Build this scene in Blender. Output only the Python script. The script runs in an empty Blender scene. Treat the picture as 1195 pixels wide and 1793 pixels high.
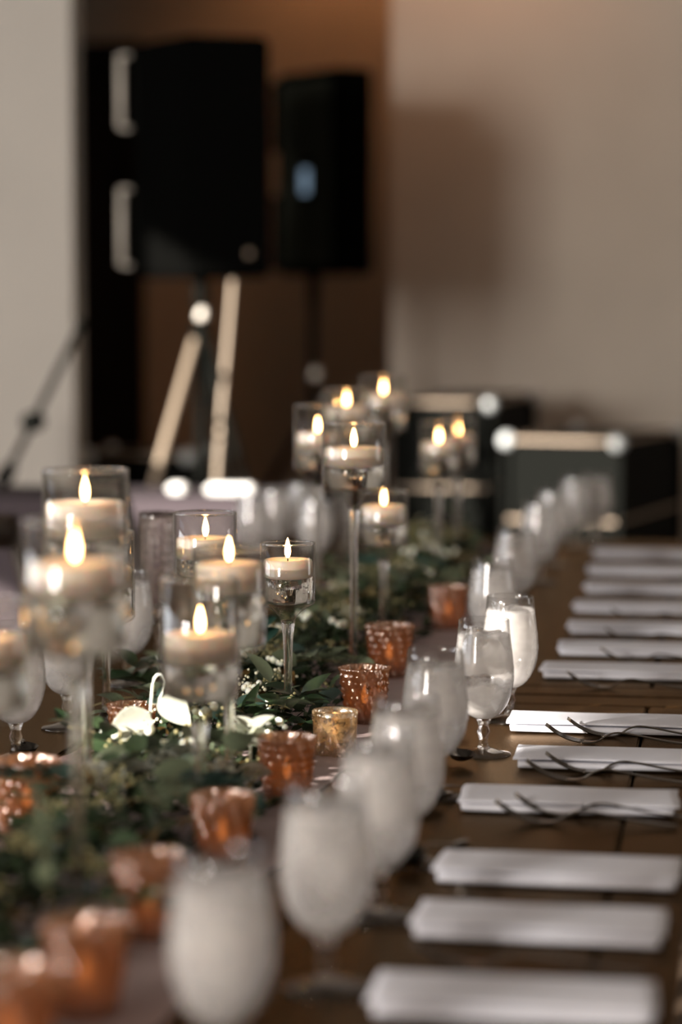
import bpy, bmesh, math, random
from mathutils import Vector, Matrix, Euler, noise
random.seed(7)
R = math.radians
S = bpy.context.scene
COL = S.collection

# ------------------------------------------------------------------ camera
F_PX, W_PX, H_PX = 85 / 36 * 1793, 1195, 1793
PITCH, YAW = R(4.75), R(9.13)
CAM = Vector((0, 0, 1.325))
cd = bpy.data.cameras.new('camera'); cam = bpy.data.objects.new('camera', cd); COL.objects.link(cam)
cd.sensor_fit = 'VERTICAL'; cd.sensor_height = 36; cd.sensor_width = 24; cd.lens = 85
cam.location = CAM; cam.rotation_euler = (R(90) - PITCH, 0, YAW)
cd.dof.use_dof = True; cd.dof.focus_distance = 3.17; cd.dof.aperture_fstop = 1.9; cd.dof.aperture_blades = 0
cd.clip_start = .05
S.camera = cam
CR = Euler((R(90) - PITCH, 0, YAW)).to_matrix()
TZ = .76                                                     # table height


def at(px, py, z=TZ):
    """photo pixel -> point of the horizontal plane at height z"""
    d = CR @ Vector(((px - W_PX / 2) / F_PX, -(py - H_PX / 2) / F_PX, -1))
    return CAM + d * ((z - CAM.z) / d.z)


def deep(px, py, d):
    """photo pixel -> point at depth d"""
    return CAM + (CR @ Vector(((px - W_PX / 2) / F_PX, -(py - H_PX / 2) / F_PX, -1))) * d


# ------------------------------------------------------------------ world, lights, exposure
S.view_settings.view_transform = 'Standard'; S.view_settings.look = 'None'
S.view_settings.gamma = 1; S.view_settings.use_curve_mapping = False
S.view_settings.exposure = .13
S.cycles.use_denoising = True
S.cycles.sample_clamp_indirect = 6
S.cycles.max_bounces = 14; S.cycles.transparent_max_bounces = 40
S.cycles.transmission_bounces = 12; S.cycles.glossy_bounces = 6; S.cycles.diffuse_bounces = 4
wd = bpy.data.worlds.new('sky'); S.world = wd; wd.use_nodes = True
wd.node_tree.nodes['Background'].inputs[0].default_value = (.75, .85, 1, 1)
wd.node_tree.nodes['Background'].inputs[1].default_value = 1.0


def lamp(name, typ, loc, energy, color, direction=None, **kw):
    l = bpy.data.lights.new(name, typ); l.energy = energy; l.color = color
    for k, v in kw.items(): setattr(l, k, v)
    o = bpy.data.objects.new(name, l); COL.objects.link(o); o.location = loc
    if direction: o.rotation_euler = Vector(direction).to_track_quat('-Z', 'Y').to_euler()
    return o


SUN_DIR = Vector((.70, .715, -.33))
lamp('sun', 'SUN', (-8, -5, 6), 19.0, (1, .93, .84), SUN_DIR, angle=R(.6))
# daylight in the window openings of the left wall (far, near)
lamp('daylight_area', 'AREA', (-4.9, 2.65, 1.55), 55, (.95, .97, 1), (1, 0, 0), shape='RECTANGLE', size=2.1, size_y=1.1)
lamp('daylight_area', 'AREA', (-4.9, .1, 1.7), 25, (.97, .97, 1), (1, 0, 0), shape='RECTANGLE', size=2.2, size_y=1.4)
# tall window in the rear wall, at its left end
lamp('daylight_area', 'AREA', (-4.2, -3.93, 2.2), 560, (1, .95, .89), (0, 1, 0), shape='RECTANGLE', size=1.4, size_y=1.8)
# unseen daylight source added at right for highlights on the glassware
lamp('daylight_area', 'AREA', (3.36, 4.6, 1.7), 15, (1, .97, .93), (-1, 0, 0), shape='RECTANGLE', size=1.0, size_y=1.4)
# warm can light in the ceiling over the back wall
lamp('warm_wall_light', 'SPOT', (-1.7, 10.56, 3.5), 30, (1, .42, .16), (0, .25, -1), spot_size=R(120), spot_blend=1, shadow_soft_size=.06)
lamp('warm_wall_light', 'SPOT', (-1.05, 8.9, 3.5), 38, (1, .42, .16), (0, .25, -1), spot_size=R(120), spot_blend=1, shadow_soft_size=.06)  # added lamp, spills warmth past the alcove corner

# ------------------------------------------------------------------ node helpers


class M:
    def __init__(s, name):
        s.m = bpy.data.materials.new(name); s.m.use_nodes = True; s.t = s.m.node_tree; s.t.nodes.clear()
        s.out = s.t.nodes.new('ShaderNodeOutputMaterial')

    def n(s, typ, props=None, **ins):
        nd = s.t.nodes.new('ShaderNode' + typ)
        for k, v in (props or {}).items(): setattr(nd, k, v)
        for k, v in ins.items():
            key = k.replace('_', ' ')
            sock = nd.inputs[int(k[1:])] if (k[0] == 'i' and k[1:].isdigit()) else nd.inputs[key]
            if isinstance(v, bpy.types.NodeSocket): s.t.links.new(v, sock)
            elif isinstance(v, tuple) and len(v) == 3 and sock.type == 'RGBA': sock.default_value = (*v, 1)
            else: sock.default_value = v
        return nd

    def ramp(s, fac, *stops):
        r = s.t.nodes.new('ShaderNodeValToRGB'); s.t.links.new(fac, r.inputs[0])
        while len(r.color_ramp.elements) < len(stops): r.color_ramp.elements.new(.5)
        for e, (p, c) in zip(r.color_ramp.elements, stops):
            e.position = p; e.color = (*c, 1) if isinstance(c, tuple) else (c, c, c, 1)
        return r.outputs[0]

    def mixs(s, fac, a, b): return s.n('MixShader', None, i0=fac, i1=a, i2=b).outputs[0]

    def noise(s, scale, detail=3, vec=None, rough=.5):
        k = dict(Scale=scale, Detail=float(detail), Roughness=rough)
        if vec is not None: k['Vector'] = vec
        return s.n('TexNoise', None, **k).outputs[0]

    def obj(s): return s.n('TexCoord').outputs['Object']

    def mapped(s, vec, scale): return s.n('Mapping', None, Vector=vec, Scale=scale).outputs[0]

    def done(s, sh):
        s.t.links.new(sh, s.out.inputs[0]); return s.m


def principled(name, color, rough=.5, metal=0., spec=.5, vary=.0, scale=20., bump=0., bscale=200., sss=0., stretch=(1, 1, 1), per_object=0., tint=None):
    m = M(name); kw = dict(Roughness=rough, Metallic=metal)
    vec = m.mapped(m.obj(), stretch)
    if vary:
        f = m.noise(scale, 5, vec)
        c = m.ramp(f, (.3, tuple(x * (1 - vary) for x in color)), (.7, tuple(min(1, x * (1 + vary)) for x in color)))
    else:
        c = m.n('RGB'); c.outputs[0].default_value = (*color, 1); c = c.outputs[0]
    if per_object:
        rnd = m.n('ObjectInfo').outputs['Random']
        v = m.n('MapRange', None, Value=rnd, To_Min=1 - per_object, To_Max=1 + per_object).outputs[0]
        c = m.n('HueSaturation', None, Color=c, Value=v).outputs[0]
    kw['Base_Color'] = c
    p = m.n('BsdfPrincipled', None, **kw)
    p.inputs['Specular IOR Level'].default_value = spec
    if tint: p.inputs['Specular Tint'].default_value = (*tint, 1)
    if sss:
        p.inputs['Subsurface Weight'].default_value = sss; p.inputs['Subsurface Radius'].default_value = (.02, .012, .006)
        p.inputs['Subsurface Scale'].default_value = 1
    if bump:
        b = m.n('Bump', None, Strength=bump, Distance=.002, Height=m.noise(bscale, 4, vec))
        m.t.links.new(b.outputs[0], p.inputs['Normal'])
    return m.done(p.outputs[0])


def emission(name, color, strength):
    m = M(name); return m.done(m.n('Emission', None, Color=color, Strength=strength).outputs[0])


def two_sided(m, ior):
    """Fresnel that is the same on both sides of a pane"""
    b = m.n('NewGeometry').outputs['Backfacing']
    i = m.n('MapRange', None, Value=b, To_Min=ior, To_Max=1 / ior).outputs[0]
    return m.n('Fresnel', None, IOR=i).outputs[0]


def thin_glass(name, tint=(.97, .97, .96), edge=.3, rough=.01):
    m = M(name)
    fac = m.n('LayerWeight', None, Blend=.5).outputs['Facing']
    c = m.ramp(fac, (0, tint), (.72, tuple(x * .93 for x in tint)), (.96, tuple(x * edge for x in tint)))
    tr = m.n('BsdfTransparent', None, Color=c).outputs[0]
    gl = m.n('BsdfGlossy', None, Color=(1, 1, 1), Roughness=rough).outputs[0]
    fr = two_sided(m, 1.55)
    return m.done(m.mixs(fr, tr, gl))


def gap_band(m, z, gap):
    """1 in a ragged band around height gap, where the ice leaves clear water"""
    d = m.n('Math', {'operation': 'ABSOLUTE'}, i0=m.n('Math', {'operation': 'SUBTRACT'}, i0=z, i1=gap).outputs[0]).outputs[0]
    d = m.n('Math', {'operation': 'ADD'}, i0=d, i1=m.n('Math', {'operation': 'MULTIPLY'}, i0=m.noise(60, 2, m.obj()), i1=.016).outputs[0]).outputs[0]
    return m.n('MapRange', None, Value=d, From_Min=.0165, From_Max=.0125).outputs[0]


def frosted_goblet(name, line, gap=None):
    """glass clear above the water line, misted with condensation below it"""
    m = M(name); co = m.obj()
    z = m.n('SeparateXYZ', None, Vector=co).outputs[2]
    below = m.n('MapRange', None, Value=z, From_Min=line + .001, From_Max=line - .004).outputs[0]
    nz = m.ramp(m.noise(14, 3, m.mapped(co, (1, 1, 1.3))), (.32, .16), (.66, .60))
    fac = m.n('Math', {'operation': 'MULTIPLY'}, i0=below, i1=nz).outputs[0]
    if gap: fac = m.n('Math', {'operation': 'MULTIPLY'}, i0=fac, i1=m.n('MapRange', None, Value=gap_band(m, z, gap), To_Min=1., To_Max=.12).outputs[0]).outputs[0]
    wt = m.n('LayerWeight', None, Blend=.5).outputs['Facing']
    tr = m.n('BsdfTransparent', None, Color=m.ramp(wt, (0, .97), (.72, .9), (.97, .3))).outputs[0]
    di = m.n('BsdfDiffuse', None, Color=(.86, .82, .79)).outputs[0]
    tl = m.n('BsdfTranslucent', None, Color=(.88, .84, .81)).outputs[0]
    body = m.mixs(fac, tr, m.mixs(.5, di, tl))
    gl = m.n('BsdfGlossy', None, Color=(1, 1, 1), Roughness=.05).outputs[0]
    return m.done(m.mixs(two_sided(m, 1.45), body, gl))


def ice_water(name, gap=None):
    m = M(name); co = m.obj()
    f = m.ramp(m.noise(20, 4, m.mapped(co, (1, 1, 1.6))), (.36, .04), (.64, .42))
    if gap:
        z = m.n('SeparateXYZ', None, Vector=co).outputs[2]
        f = m.n('Math', {'operation': 'MULTIPLY'}, i0=f, i1=m.n('MapRange', None, Value=gap_band(m, z, gap), To_Min=1., To_Max=.05).outputs[0]).outputs[0]
    tl = m.n('BsdfTranslucent', None, Color=(.90, .90, .90)).outputs[0]; di = m.n('BsdfDiffuse', None, Color=(.80, .77, .75)).outputs[0]
    return m.done(m.mixs(f, m.n('BsdfTransparent', None, Color=(.95, .95, .95)).outputs[0], m.mixs(.45, tl, di)))


def solid_glass(name, ior=1.5, clear=.35, color=(1, 1, 1)):
    m = M(name)
    g = m.n('BsdfGlass', None, Color=color, IOR=ior, Roughness=0.).outputs[0]
    t = m.n('BsdfTransparent', None, Color=(.97, .97, .97)).outputs[0]
    return m.done(m.mixs(clear, g, t))


def mercury(name, metal, glow, scale=90., holes=(.5, .62)):
    m = M(name); co = m.obj()
    f = m.ramp(m.noise(scale, 6, co, .7), (holes[0], 0.), (holes[1], 1.))
    met = m.n('BsdfPrincipled', None, Base_Color=metal, Metallic=1., Roughness=.13).outputs[0]
    tl = m.n('BsdfTranslucent', None, Color=glow).outputs[0]
    tr = m.n('BsdfTransparent', None, Color=glow).outputs[0]
    return m.done(m.mixs(f, m.mixs(.05, met, tl), m.mixs(.35, m.mixs(.4, met, tl), tr)))


def leaf_mat(name, a, b, rough=.45, trans=.25):
    m = M(name); rnd = m.n('ObjectInfo').outputs['Random']
    f = m.noise(60, 3, m.obj())
    c = m.n('MixRGB', None, i0=m.n('Math', {'operation': 'ADD'}, i0=m.n('Math', {'operation': 'MULTIPLY'}, i0=rnd, i1=.7).outputs[0], i1=m.n('Math', {'operation': 'MULTIPLY'}, i0=f, i1=.4).outputs[0]).outputs[0], i1=a, i2=b).outputs[0]
    p = m.n('BsdfPrincipled', None, Base_Color=c, Roughness=rough).outputs[0]
    t = m.n('BsdfTranslucent', None, Color=c).outputs[0]
    return m.done(m.mixs(trans, p, t))


MAT = dict(
    wall=principled('beige_wall_paint', (.47, .415, .355), .9, vary=.04, scale=3, spec=.2),
    pale=principled('pale_wall_paint', (.42, .385, .345), .9, vary=.03, scale=3, spec=.2),
    ceiling=principled('ceiling_paint', (.38, .35, .31), .9),
    floor=principled('dark_floor', (.09, .06, .04), .5, vary=.3, scale=6, stretch=(8, 1, 1)),
    door=principled('black_door', (.008, .006, .005), .7, spec=.2),
    dark_wood=principled('dark_chair_wood', (.03, .018, .011), .45, vary=.3, scale=12, stretch=(6, 6, 1)),
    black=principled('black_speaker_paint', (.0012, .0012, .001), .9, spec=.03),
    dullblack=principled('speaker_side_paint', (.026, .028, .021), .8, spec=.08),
    case=principled('black_case_laminate', (.0035, .0038, .003), .75, spec=.05),
    metal=principled('brushed_aluminium', (.85, .78, .69), .5, metal=.1),
    chrome=principled('polished_steel', (.75, .72, .68), .12, metal=1.),
    silver=principled('fork_steel', (.20, .175, .15), .1, metal=1.),
    spoon=principled('spoon_steel', (.10, .09, .08), .12, metal=1.),
    napkin=principled('white_linen', (.73, .725, .78), .95, spec=.1, bump=.25, bscale=500, vary=.03),
    runner=principled('blush_gauze', (.72, .56, .54), .95, spec=.1, bump=.4, bscale=400, vary=.06),
    mauve=principled('mauve_cloth', (.06, .048, .053), .95, spec=.1),
    paper=principled('white_card', (.85, .83, .8), .8),
    wax=principled('ivory_wax', (.90, .765, .64), .45, sss=.55, vary=.02),
    wick=principled('burnt_wick', (.02, .015, .01), .9),
    flame=emission('candle_flame', (1, .51, .18), 34.),
    tea=emission('tealight_flame', (1, .55, .22), 3.2),
    glass=thin_glass('clear_cup_glass'),
    goblet=frosted_goblet('misted_goblet_glass', .157),
    goblet_gap=frosted_goblet('misted_goblet_glass_with_clear_band', .157, .101),
    icewater=ice_water('ice_water'), icewater_gap=ice_water('ice_water_with_clear_band', .101),
    solid=solid_glass('solid_clear_glass'),
    water=solid_glass('clear_water', 1.33, 0.),
    ice=solid_glass('ice', 1.31, .35),
    cut=solid_glass('cut_glass', 1.5, .3, (.96, .93, .92)),
    rose=mercury('rose_gold_mercury_glass', (.60, .49, .425), (.88, .60, .40), 90., (.30, .42)),
    champagne=mercury('champagne_mercury_glass', (.90, .82, .70), (.9, .76, .56), 160., (.40, .52)),
    stem=principled('plant_stem', (.16, .13, .05), .6),
    white_petal=leaf_mat('white_petal', (.70, .69, .63), (.64, .66, .54), .6, .3),
    berry=principled('snowberry', (.82, .80, .66), .35, sss=.3),
    seed=principled('seed_pod', (.24, .21, .09), .6, vary=.35, scale=60),
    tan=principled('sunlit_tan', (.34, .265, .195), .6),
    ball=principled('ball_corner_metal', (.5, .52, .52), .45, metal=.3),
    edge=principled('dull_edge_metal', (.30, .23, .17), .6, metal=.3),
    filler=principled('filler_blossom', (.70, .66, .48), .7, vary=.1, scale=60),
    sage=leaf_mat('eucalyptus_leaf', (.055, .075, .038), (.22, .26, .16)),
    deep=leaf_mat('dark_green_leaf', (.012, .030, .013), (.045, .07, .03), .3, .15),
    blue=leaf_mat('blue_green_leaf', (.02, .06, .045), (.05, .10, .08), .35, .15),
    amber=leaf_mat('amber_leaf', (.18, .10, .025), (.32, .20, .07)),
    foliage=principled('dense_foliage', (.016, .026, .009), .75, spec=.2, vary=.6, scale=30),
    screen=emission('blue_display', (.30, .42, .55), .55),
)


def varnished_wood():
    """dark stained planks under an amber varnish"""
    m = M('stained_table_wood'); v = m.mapped(m.obj(), (14, 1.2, 14)); f = m.noise(9, 5, v)
    c = m.ramp(f, (.3, (.014, .0065, .0022)), (.7, (.036, .018, .007)))
    val = m.n('MapRange', None, Value=m.n('ObjectInfo').outputs['Random'], To_Min=.75, To_Max=1.25).outputs[0]
    c = m.n('HueSaturation', None, Color=c, Value=val).outputs[0]
    nrm = m.n('Bump', None, Strength=.25, Distance=.002, Height=m.noise(60, 4, v)).outputs[0]
    d = m.n('BsdfDiffuse', None, Color=c, Normal=nrm).outputs[0]
    g = m.n('BsdfGlossy', None, Color=(.60, .44, .29), Roughness=.24, Normal=nrm).outputs[0]
    return m.done(m.mixs(m.n('Fresnel', None, IOR=1.22, Normal=nrm).outputs[0], d, g))


MAT['wood'] = varnished_wood()

# ------------------------------------------------------------------ mesh helpers


def link(name, me, parent=None, loc=(0, 0, 0), rot=(0, 0, 0), scale=(1, 1, 1)):
    o = bpy.data.objects.new(name, me); COL.objects.link(o)
    o.location = loc; o.rotation_euler = rot; o.scale = scale
    if parent is not None: o.parent = parent
    return o


def fin(bm, name, m, smooth=True, recalc=True):
    if recalc: bmesh.ops.recalc_face_normals(bm, faces=bm.faces)
    me = bpy.data.meshes.new(name); bm.to_mesh(me); bm.free()
    for k in (m if isinstance(m, (list, tuple)) else [m]): me.materials.append(MAT[k])
    if smooth: me.polygons.foreach_set('use_smooth', [True] * len(me.polygons))
    return me


def tag(o, label, cat, group=None, kind=None):
    o['label'] = label; o['category'] = cat
    if group: o['group'] = group
    if kind: o['kind'] = kind
    return o


def thing(name, label, cat, loc=(0, 0, 0), rz=0, group=None):
    return tag(link(name, None, None, loc, (0, 0, rz)), label, cat, group)


def struct(name, me, parent=None, loc=(0, 0, 0)):
    o = link(name, me, parent, loc); o['kind'] = 'structure'; return o


def lathe(bm, prof, seg=32, mod=None, closed=False):
    """surface of revolution of [(r, z)]; mod(phi, z, r) -> r"""
    rings = []
    for r, z in prof:
        if r < 1e-6: rings.append([bm.verts.new((0, 0, z))]); continue
        ring = []
        for i in range(seg):
            a = 2 * math.pi * i / seg; rr = mod(a, z, r) if mod else r
            ring.append(bm.verts.new((rr * math.cos(a), rr * math.sin(a), z)))
        rings.append(ring)
    pairs = list(zip(rings, rings[1:])) + ([(rings[-1], rings[0])] if closed else [])
    for a, b in pairs:
        for i in range(seg):
            j = (i + 1) % seg
            if len(a) == 1 and len(b) == 1: break
            if len(a) == 1: bm.faces.new((a[0], b[j], b[i]))
            elif len(b) == 1: bm.faces.new((a[i], a[j], b[0]))
            else: bm.faces.new((a[i], a[j], b[j], b[i]))


def lathed(name, prof, m, seg=32, mod=None, closed=False, smooth=True):
    bm = bmesh.new(); lathe(bm, prof, seg, mod, closed); return fin(bm, name, m, smooth)


def box(bm, lo, hi, bev=0.):
    r = bmesh.ops.create_cube(bm, size=1)
    c = [(a + b) / 2 for a, b in zip(lo, hi)]; d = [b - a for a, b in zip(lo, hi)]
    for v in r['verts']: v.co = Vector([c[i] + v.co[i] * d[i] for i in range(3)])
    if bev:
        es = {e for v in r['verts'] for e in v.link_edges}
        bmesh.ops.bevel(bm, geom=list(es), offset=bev, segments=2, affect='EDGES')


def boxed(name, lo, hi, m, bev=0.):
    bm = bmesh.new(); box(bm, lo, hi, bev); return fin(bm, name, m, False)


def sweep(bm, pts, ws, hs=None, seg=8, cap=True):
    """tube along pts; ws, hs: half widths across and up"""
    pts = [Vector(p) for p in pts]; n = len(pts); hs = hs or ws
    if not isinstance(ws, (list, tuple)): ws = [ws] * n
    if not isinstance(hs, (list, tuple)): hs = [hs] * n
    rings = []
    for i, p in enumerate(pts):
        t = (pts[min(i + 1, n - 1)] - pts[max(i - 1, 0)]).normalized()
        ref = Vector((0, 0, 1)) if abs(t.z) < .95 else Vector((0, 1, 0))
        side = t.cross(ref).normalized(); up = side.cross(t).normalized()
        rings.append([bm.verts.new(p + side * (ws[i] * math.cos(2 * math.pi * k / seg)) + up * (hs[i] * math.sin(2 * math.pi * k / seg))) for k in range(seg)])
    for a, b in zip(rings, rings[1:]):
        for k in range(seg): bm.faces.new((a[k], a[(k + 1) % seg], b[(k + 1) % seg], b[k]))
    if cap: bm.faces.new(rings[0][::-1]); bm.faces.new(rings[-1])


def prism(bm, foot, z0, z1):
    a = [bm.verts.new((x, y, z0)) for x, y in foot]; b = [bm.verts.new((x, y, z1)) for x, y in foot]
    n = len(foot)
    for i in range(n): bm.faces.new((a[i], a[(i + 1) % n], b[(i + 1) % n], b[i]))
    bm.faces.new(a[::-1]); bm.faces.new(b)


def spline(pts, n):
    """Catmull-Rom resample"""
    P = [Vector(p) for p in pts]; P = [2 * P[0] - P[1]] + P + [2 * P[-1] - P[-2]]; out = []
    m = len(P) - 3
    for i in range(n + 1):
        u = i / n * m; k = min(int(u), m - 1); t = u - k
        a, b, c, d = P[k:k + 4]
        out.append(.5 * ((2 * b) + (c - a) * t + (2 * a - 5 * b + 4 * c - d) * t * t + (3 * b - a - 3 * c + d) * t ** 3))
    return out


def holed_wall(name, axis_x, y0, y1, z0, z1, holes, m, th=.015):
    """wall in the plane x = axis_x with rectangular openings"""
    ys = sorted({y0, y1, *[h[0] for h in holes], *[h[1] for h in holes]}); zs = sorted({z0, z1, *[h[2] for h in holes], *[h[3] for h in holes]})
    bm = bmesh.new()
    for a, b in zip(ys, ys[1:]):
        for c, d in zip(zs, zs[1:]):
            cy, cz = (a + b) / 2, (c + d) / 2
            if any(h[0] < cy < h[1] and h[2] < cz < h[3] for h in holes): continue
            box(bm, (axis_x - th, a, c), (axis_x, b, d))
    return fin(bm, name, m, False)


# ------------------------------------------------------------------ room
X0, X1, Y0, Y1, ZC = -5.0, 3.4, -4.0, 9.3, 3.7
struct('floor', boxed('floor', (X0 - .1, Y0 - .1, -.1), (X1 + .1, Y1 + 1.7, 0), 'floor'))
struct('ceiling', boxed('ceiling', (X0 - .1, Y0 - .1, ZC), (X1 + .1, Y1 + 1.7, ZC + .1), 'ceiling'))
cx_ = deep(692, 400, 9.45).x                                 # corner of the alcove
YA = Y1 + 1.5
struct('wall_back', boxed('wall_back', (cx_, Y1, 0), (X1 + .1, Y1 + .1, ZC), 'wall'))
struct('wall_alcove', boxed('wall_alcove', (X0 - .1, YA, 0), (cx_ + .2, YA + .1, ZC), 'wall'))
struct('wall_alcove_side', boxed('wall_alcove_side', (cx_, Y1 + .101, 0), (cx_ + .1, YA - .001, ZC), 'wall'))
struct('wall_alcove_left', boxed('wall_alcove_left', (X0 - .1, Y1, 0), (X0, YA - .001, ZC), 'wall'))
struct('wall_right', boxed('wall_right', (X1, Y0, 0), (X1 + .1, Y1, ZC), 'wall'))
struct('wall_rear', boxed('wall_rear', (X0 - .1, Y0 - .1, 0), (X1 + .1, Y0, ZC), 'wall'))
HOLES = [(1.6, 3.7, 1.0, 2.1), (1.9, 3.78, 2.44, 3.11), (-1.0, 1.2, 1.0, 2.38), (-1.84, -1.47, 2.76, 3.04), (-1.58, -1.47, 3.04, 3.20), (-1.82, -1.68, 3.105, 3.155)]  # high openings are invented, shaped to drop sun on chosen spots
struct('wall_left', holed_wall('wall_left', X0, Y0, Y1, 0, ZC, HOLES, 'wall'))
pe = deep(128, 544, 7.2)
struct('wall_inner', boxed('wall_inner', (X0, pe.y, 0), (pe.x, pe.y + .12, ZC), 'pale'))
# black door in the back wall
d0 = deep(140, 544, 10.9).x - .75; d1 = deep(212, 544, 10.85).x; dt = deep(170, 97, 10.9).z
door = struct('door_1', boxed('door_1', (d0, YA - .05, .005), (d1, YA - .002, dt), 'door', .004))
bm = bmesh.new()
box(bm, (d0 - .06, YA - .07, .005), (d0 - .002, YA - .002, dt + .06)); box(bm, (d1 + .002, YA - .07, .005), (d1 + .06, YA - .002, dt + .06)); box(bm, (d0 - .06, YA - .07, dt + .002), (d1 + .06, YA - .002, dt + .06))
struct('door_frame', fin(bm, 'door_frame', 'door', False), door)
bm = bmesh.new(); sweep(bm, [(d1 - .09, YA - .06, 1.0), (d1 - .09, YA - .10, 1.0), (d1 - .2, YA - .10, 1.0)], .01); struct('door_handle', fin(bm, 'door_handle', 'case'), door)

# ------------------------------------------------------------------ two farm tables end to end
TX0, TX1 = -1.20, -.035


def farm_table(y0, y1, label):
    t = thing('farm_table', label, 'table', ((TX0 + TX1) / 2, (y0 + y1) / 2, 0), 0, 'farm tables set end to end')
    w, l = TX1 - TX0, y1 - y0
    brd = .085                                               # breadboard end
    cuts = [0, .17, .36, .58, .80, 1.09, w]
    for a, b in zip(cuts, cuts[1:]):
        link('plank', boxed('plank', (a - w / 2 + .0018, -l / 2 + brd + .001, TZ - .04), (b - w / 2 - .0018, l / 2 - brd - .001, TZ), 'wood', .0025), t)
    for s in (-1, 1):
        c = s * (l / 2 - brd / 2)
        link('end_board', boxed('end_board', (-w / 2, c - brd / 2 + .002, TZ - .04), (w / 2, c + brd / 2 - .002, TZ), 'wood', .004), t)
    bm = bmesh.new()
    for s in (-1, 1):
        box(bm, (-w / 2 + .1, s * (l / 2 - .12) - .012, TZ - .14), (w / 2 - .1, s * (l / 2 - .12) + .012, TZ - .0405))
        box(bm, (s * (w / 2 - .1) - .012, -l / 2 + .135, TZ - .14), (s * (w / 2 - .1) + .012, l / 2 - .135, TZ - .0405))
    link('apron', fin(bm, 'apron', 'wood', False), t)
    for sx in (-1, 1):
        for sy in (-1, 1):
            link('leg', boxed('leg', (sx * (w / 2 - .1) - .04, sy * (l / 2 - .12) - .04, .0), (sx * (w / 2 - .1) + .04, sy * (l / 2 - .12) + .04, TZ - .0405), 'wood', .006), t)


SEAM = at(1150, 1221).y
farm_table(SEAM - 2.44, SEAM - .002, 'dark wooden farm table nearer the camera, with the sunlit napkin')
farm_table(SEAM + .002, SEAM + 2.44, 'dark wooden farm table further away, beyond the gap between tables')

# ------------------------------------------------------------------ goblets of ice water
gob_o = [(.0115, .048), (.021, .054), (.0300, .066), (.0355, .080), (.0385, .097), (.0385, .112), (.0365, .132), (.0340, .152), (.0322, .174)]
gp = spline([(r, 0, z) for r, z in gob_o], 20)
outer = [(v.x, v.z) for v in gp]
inner = [(max(r - .0016, .0005), z) for r, z in outer if z > .0545]
ME_BOWL = lathed('bowl', [(0, .048)] + outer + [(.0314, .1748)] + inner[::-1] + [(0, .0555)], 'goblet', 40)
ME_STEM = lathed('stem', [(0, .009), (.0085, .009), (.0062, .014), (.0058, .022), (.0085, .030), (.0062, .037), (.0078, .043), (.0105, .0478), (0, .0478)], 'solid', 24)
ME_FOOT = lathed('foot', [(0, 0), (.035, 0), (.0358, .0018), (.034, .0034), (.022, .0052), (.011, .0088), (0, .0088)], 'glass', 36)
w_in = [(r - .0009, z) for r, z in inner if z < .157]
ME_WATER = lathed('water', [(0, .057)] + w_in + [(w_in[-1][0], .157), (0, .157)], 'icewater', 32)
bm = bmesh.new(); box(bm, (-.010, -.010, -.008), (.010, .010, .008), .003); ME_ICE = fin(bm, 'ice_cube', 'ice')


def remat(me, m):
    c = me.copy(); c.materials.clear(); c.materials.append(MAT[m]); return c


def goblet(px, py, label, group, ice=3):
    p = at(px, py); r = random.uniform(0, 6)
    g = thing('water_goblet', label, 'goblet', p, r, group)
    gap = 'sharp ice water goblet beside the dark' in label
    link('bowl', remat(ME_BOWL, 'goblet_gap') if gap else ME_BOWL, g); link('stem', ME_STEM, g); link('foot', ME_FOOT, g); link('water', remat(ME_WATER, 'icewater_gap') if gap else ME_WATER, g)
    for k in range(ice):
        a = k * 2.1 + r
        link('ice_cube', ME_ICE, g, (.016 * math.cos(a), .016 * math.sin(a), .1555 - .002 * k), (random.uniform(-.4, .4), random.uniform(-.4, .4), a))


GR, GL = 'ice water goblets on the right side of the table', 'ice water goblets on the left side of the table'
for px, py, lb in [
    (388, 1905, 'large blurred ice water goblet nearest the camera at the bottom edge'),
    (572, 1733, 'second blurred ice water goblet from the camera, right of the nearest one'),
    (663, 1608, 'third blurred ice water goblet from the camera in the right row'),
    (712, 1513, 'fourth ice water goblet from the camera in the right row, blurred'),
    (762, 1397, 'fifth ice water goblet from the camera, just in front of the sharp pair'),
    (847, 1322, 'sharp ice water goblet beside the dark spoon, front one of the sharp pair'),
    (893, 1263, 'bright sunlit ice water goblet behind the sharp one with the spoon'),
    (862, 1167, 'ice water goblet directly behind the sunlit goblet, slightly blurred'),
    (902, 1087, 'blurred ice water goblet second behind the sunlit goblet'),
    (945, 1022, 'blurred far ice water goblet left of the most distant cluster on the right'),
    (968, 990, 'blurred far ice water goblet in the middle of the distant right cluster'),
    (1008, 958, 'blurred far ice water goblet next to last in the right row'),
    (1043, 953, 'last ice water goblet at the far right end of the table'),
]: goblet(px, py, lb, GR)
for px, py, lb in [
    (28, 1331, 'ice water goblet at the left edge beside a dark spoon, rather sharp'),
    (118, 1276, 'ice water goblet second in the left row, behind the blurred tall candle stem'),
    (225, 1200, 'blurred ice water goblet third in the left row, left of the cut glass'),
    (443, 1003, 'blurred far ice water goblet leftmost of the distant left cluster'),
    (483, 985, 'blurred far ice water goblet in the middle of the distant left cluster'),
    (528, 972, 'blurred far ice water goblet rightmost of the distant left cluster'),
    (552, 1008, 'blurred far ice water goblet in front of the distant left cluster'),
]: goblet(px, py, lb, GL)

# ------------------------------------------------------------------ tall candle holders
fl = [(0, 0), (.0022, .001), (.0038, .005), (.0043, .009), (.0038, .0145), (.0023, .021), (.0008, .026), (0, .0275)]
ME_FLAME = lathed('flame', fl, 'flame', 16)
bm = bmesh.new(); sweep(bm, [(0, 0, -.004), (.0003, 0, .003), (.0012, 0, .007)], .0009, seg=6); ME_WICK = fin(bm, 'wick', 'wick')


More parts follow.
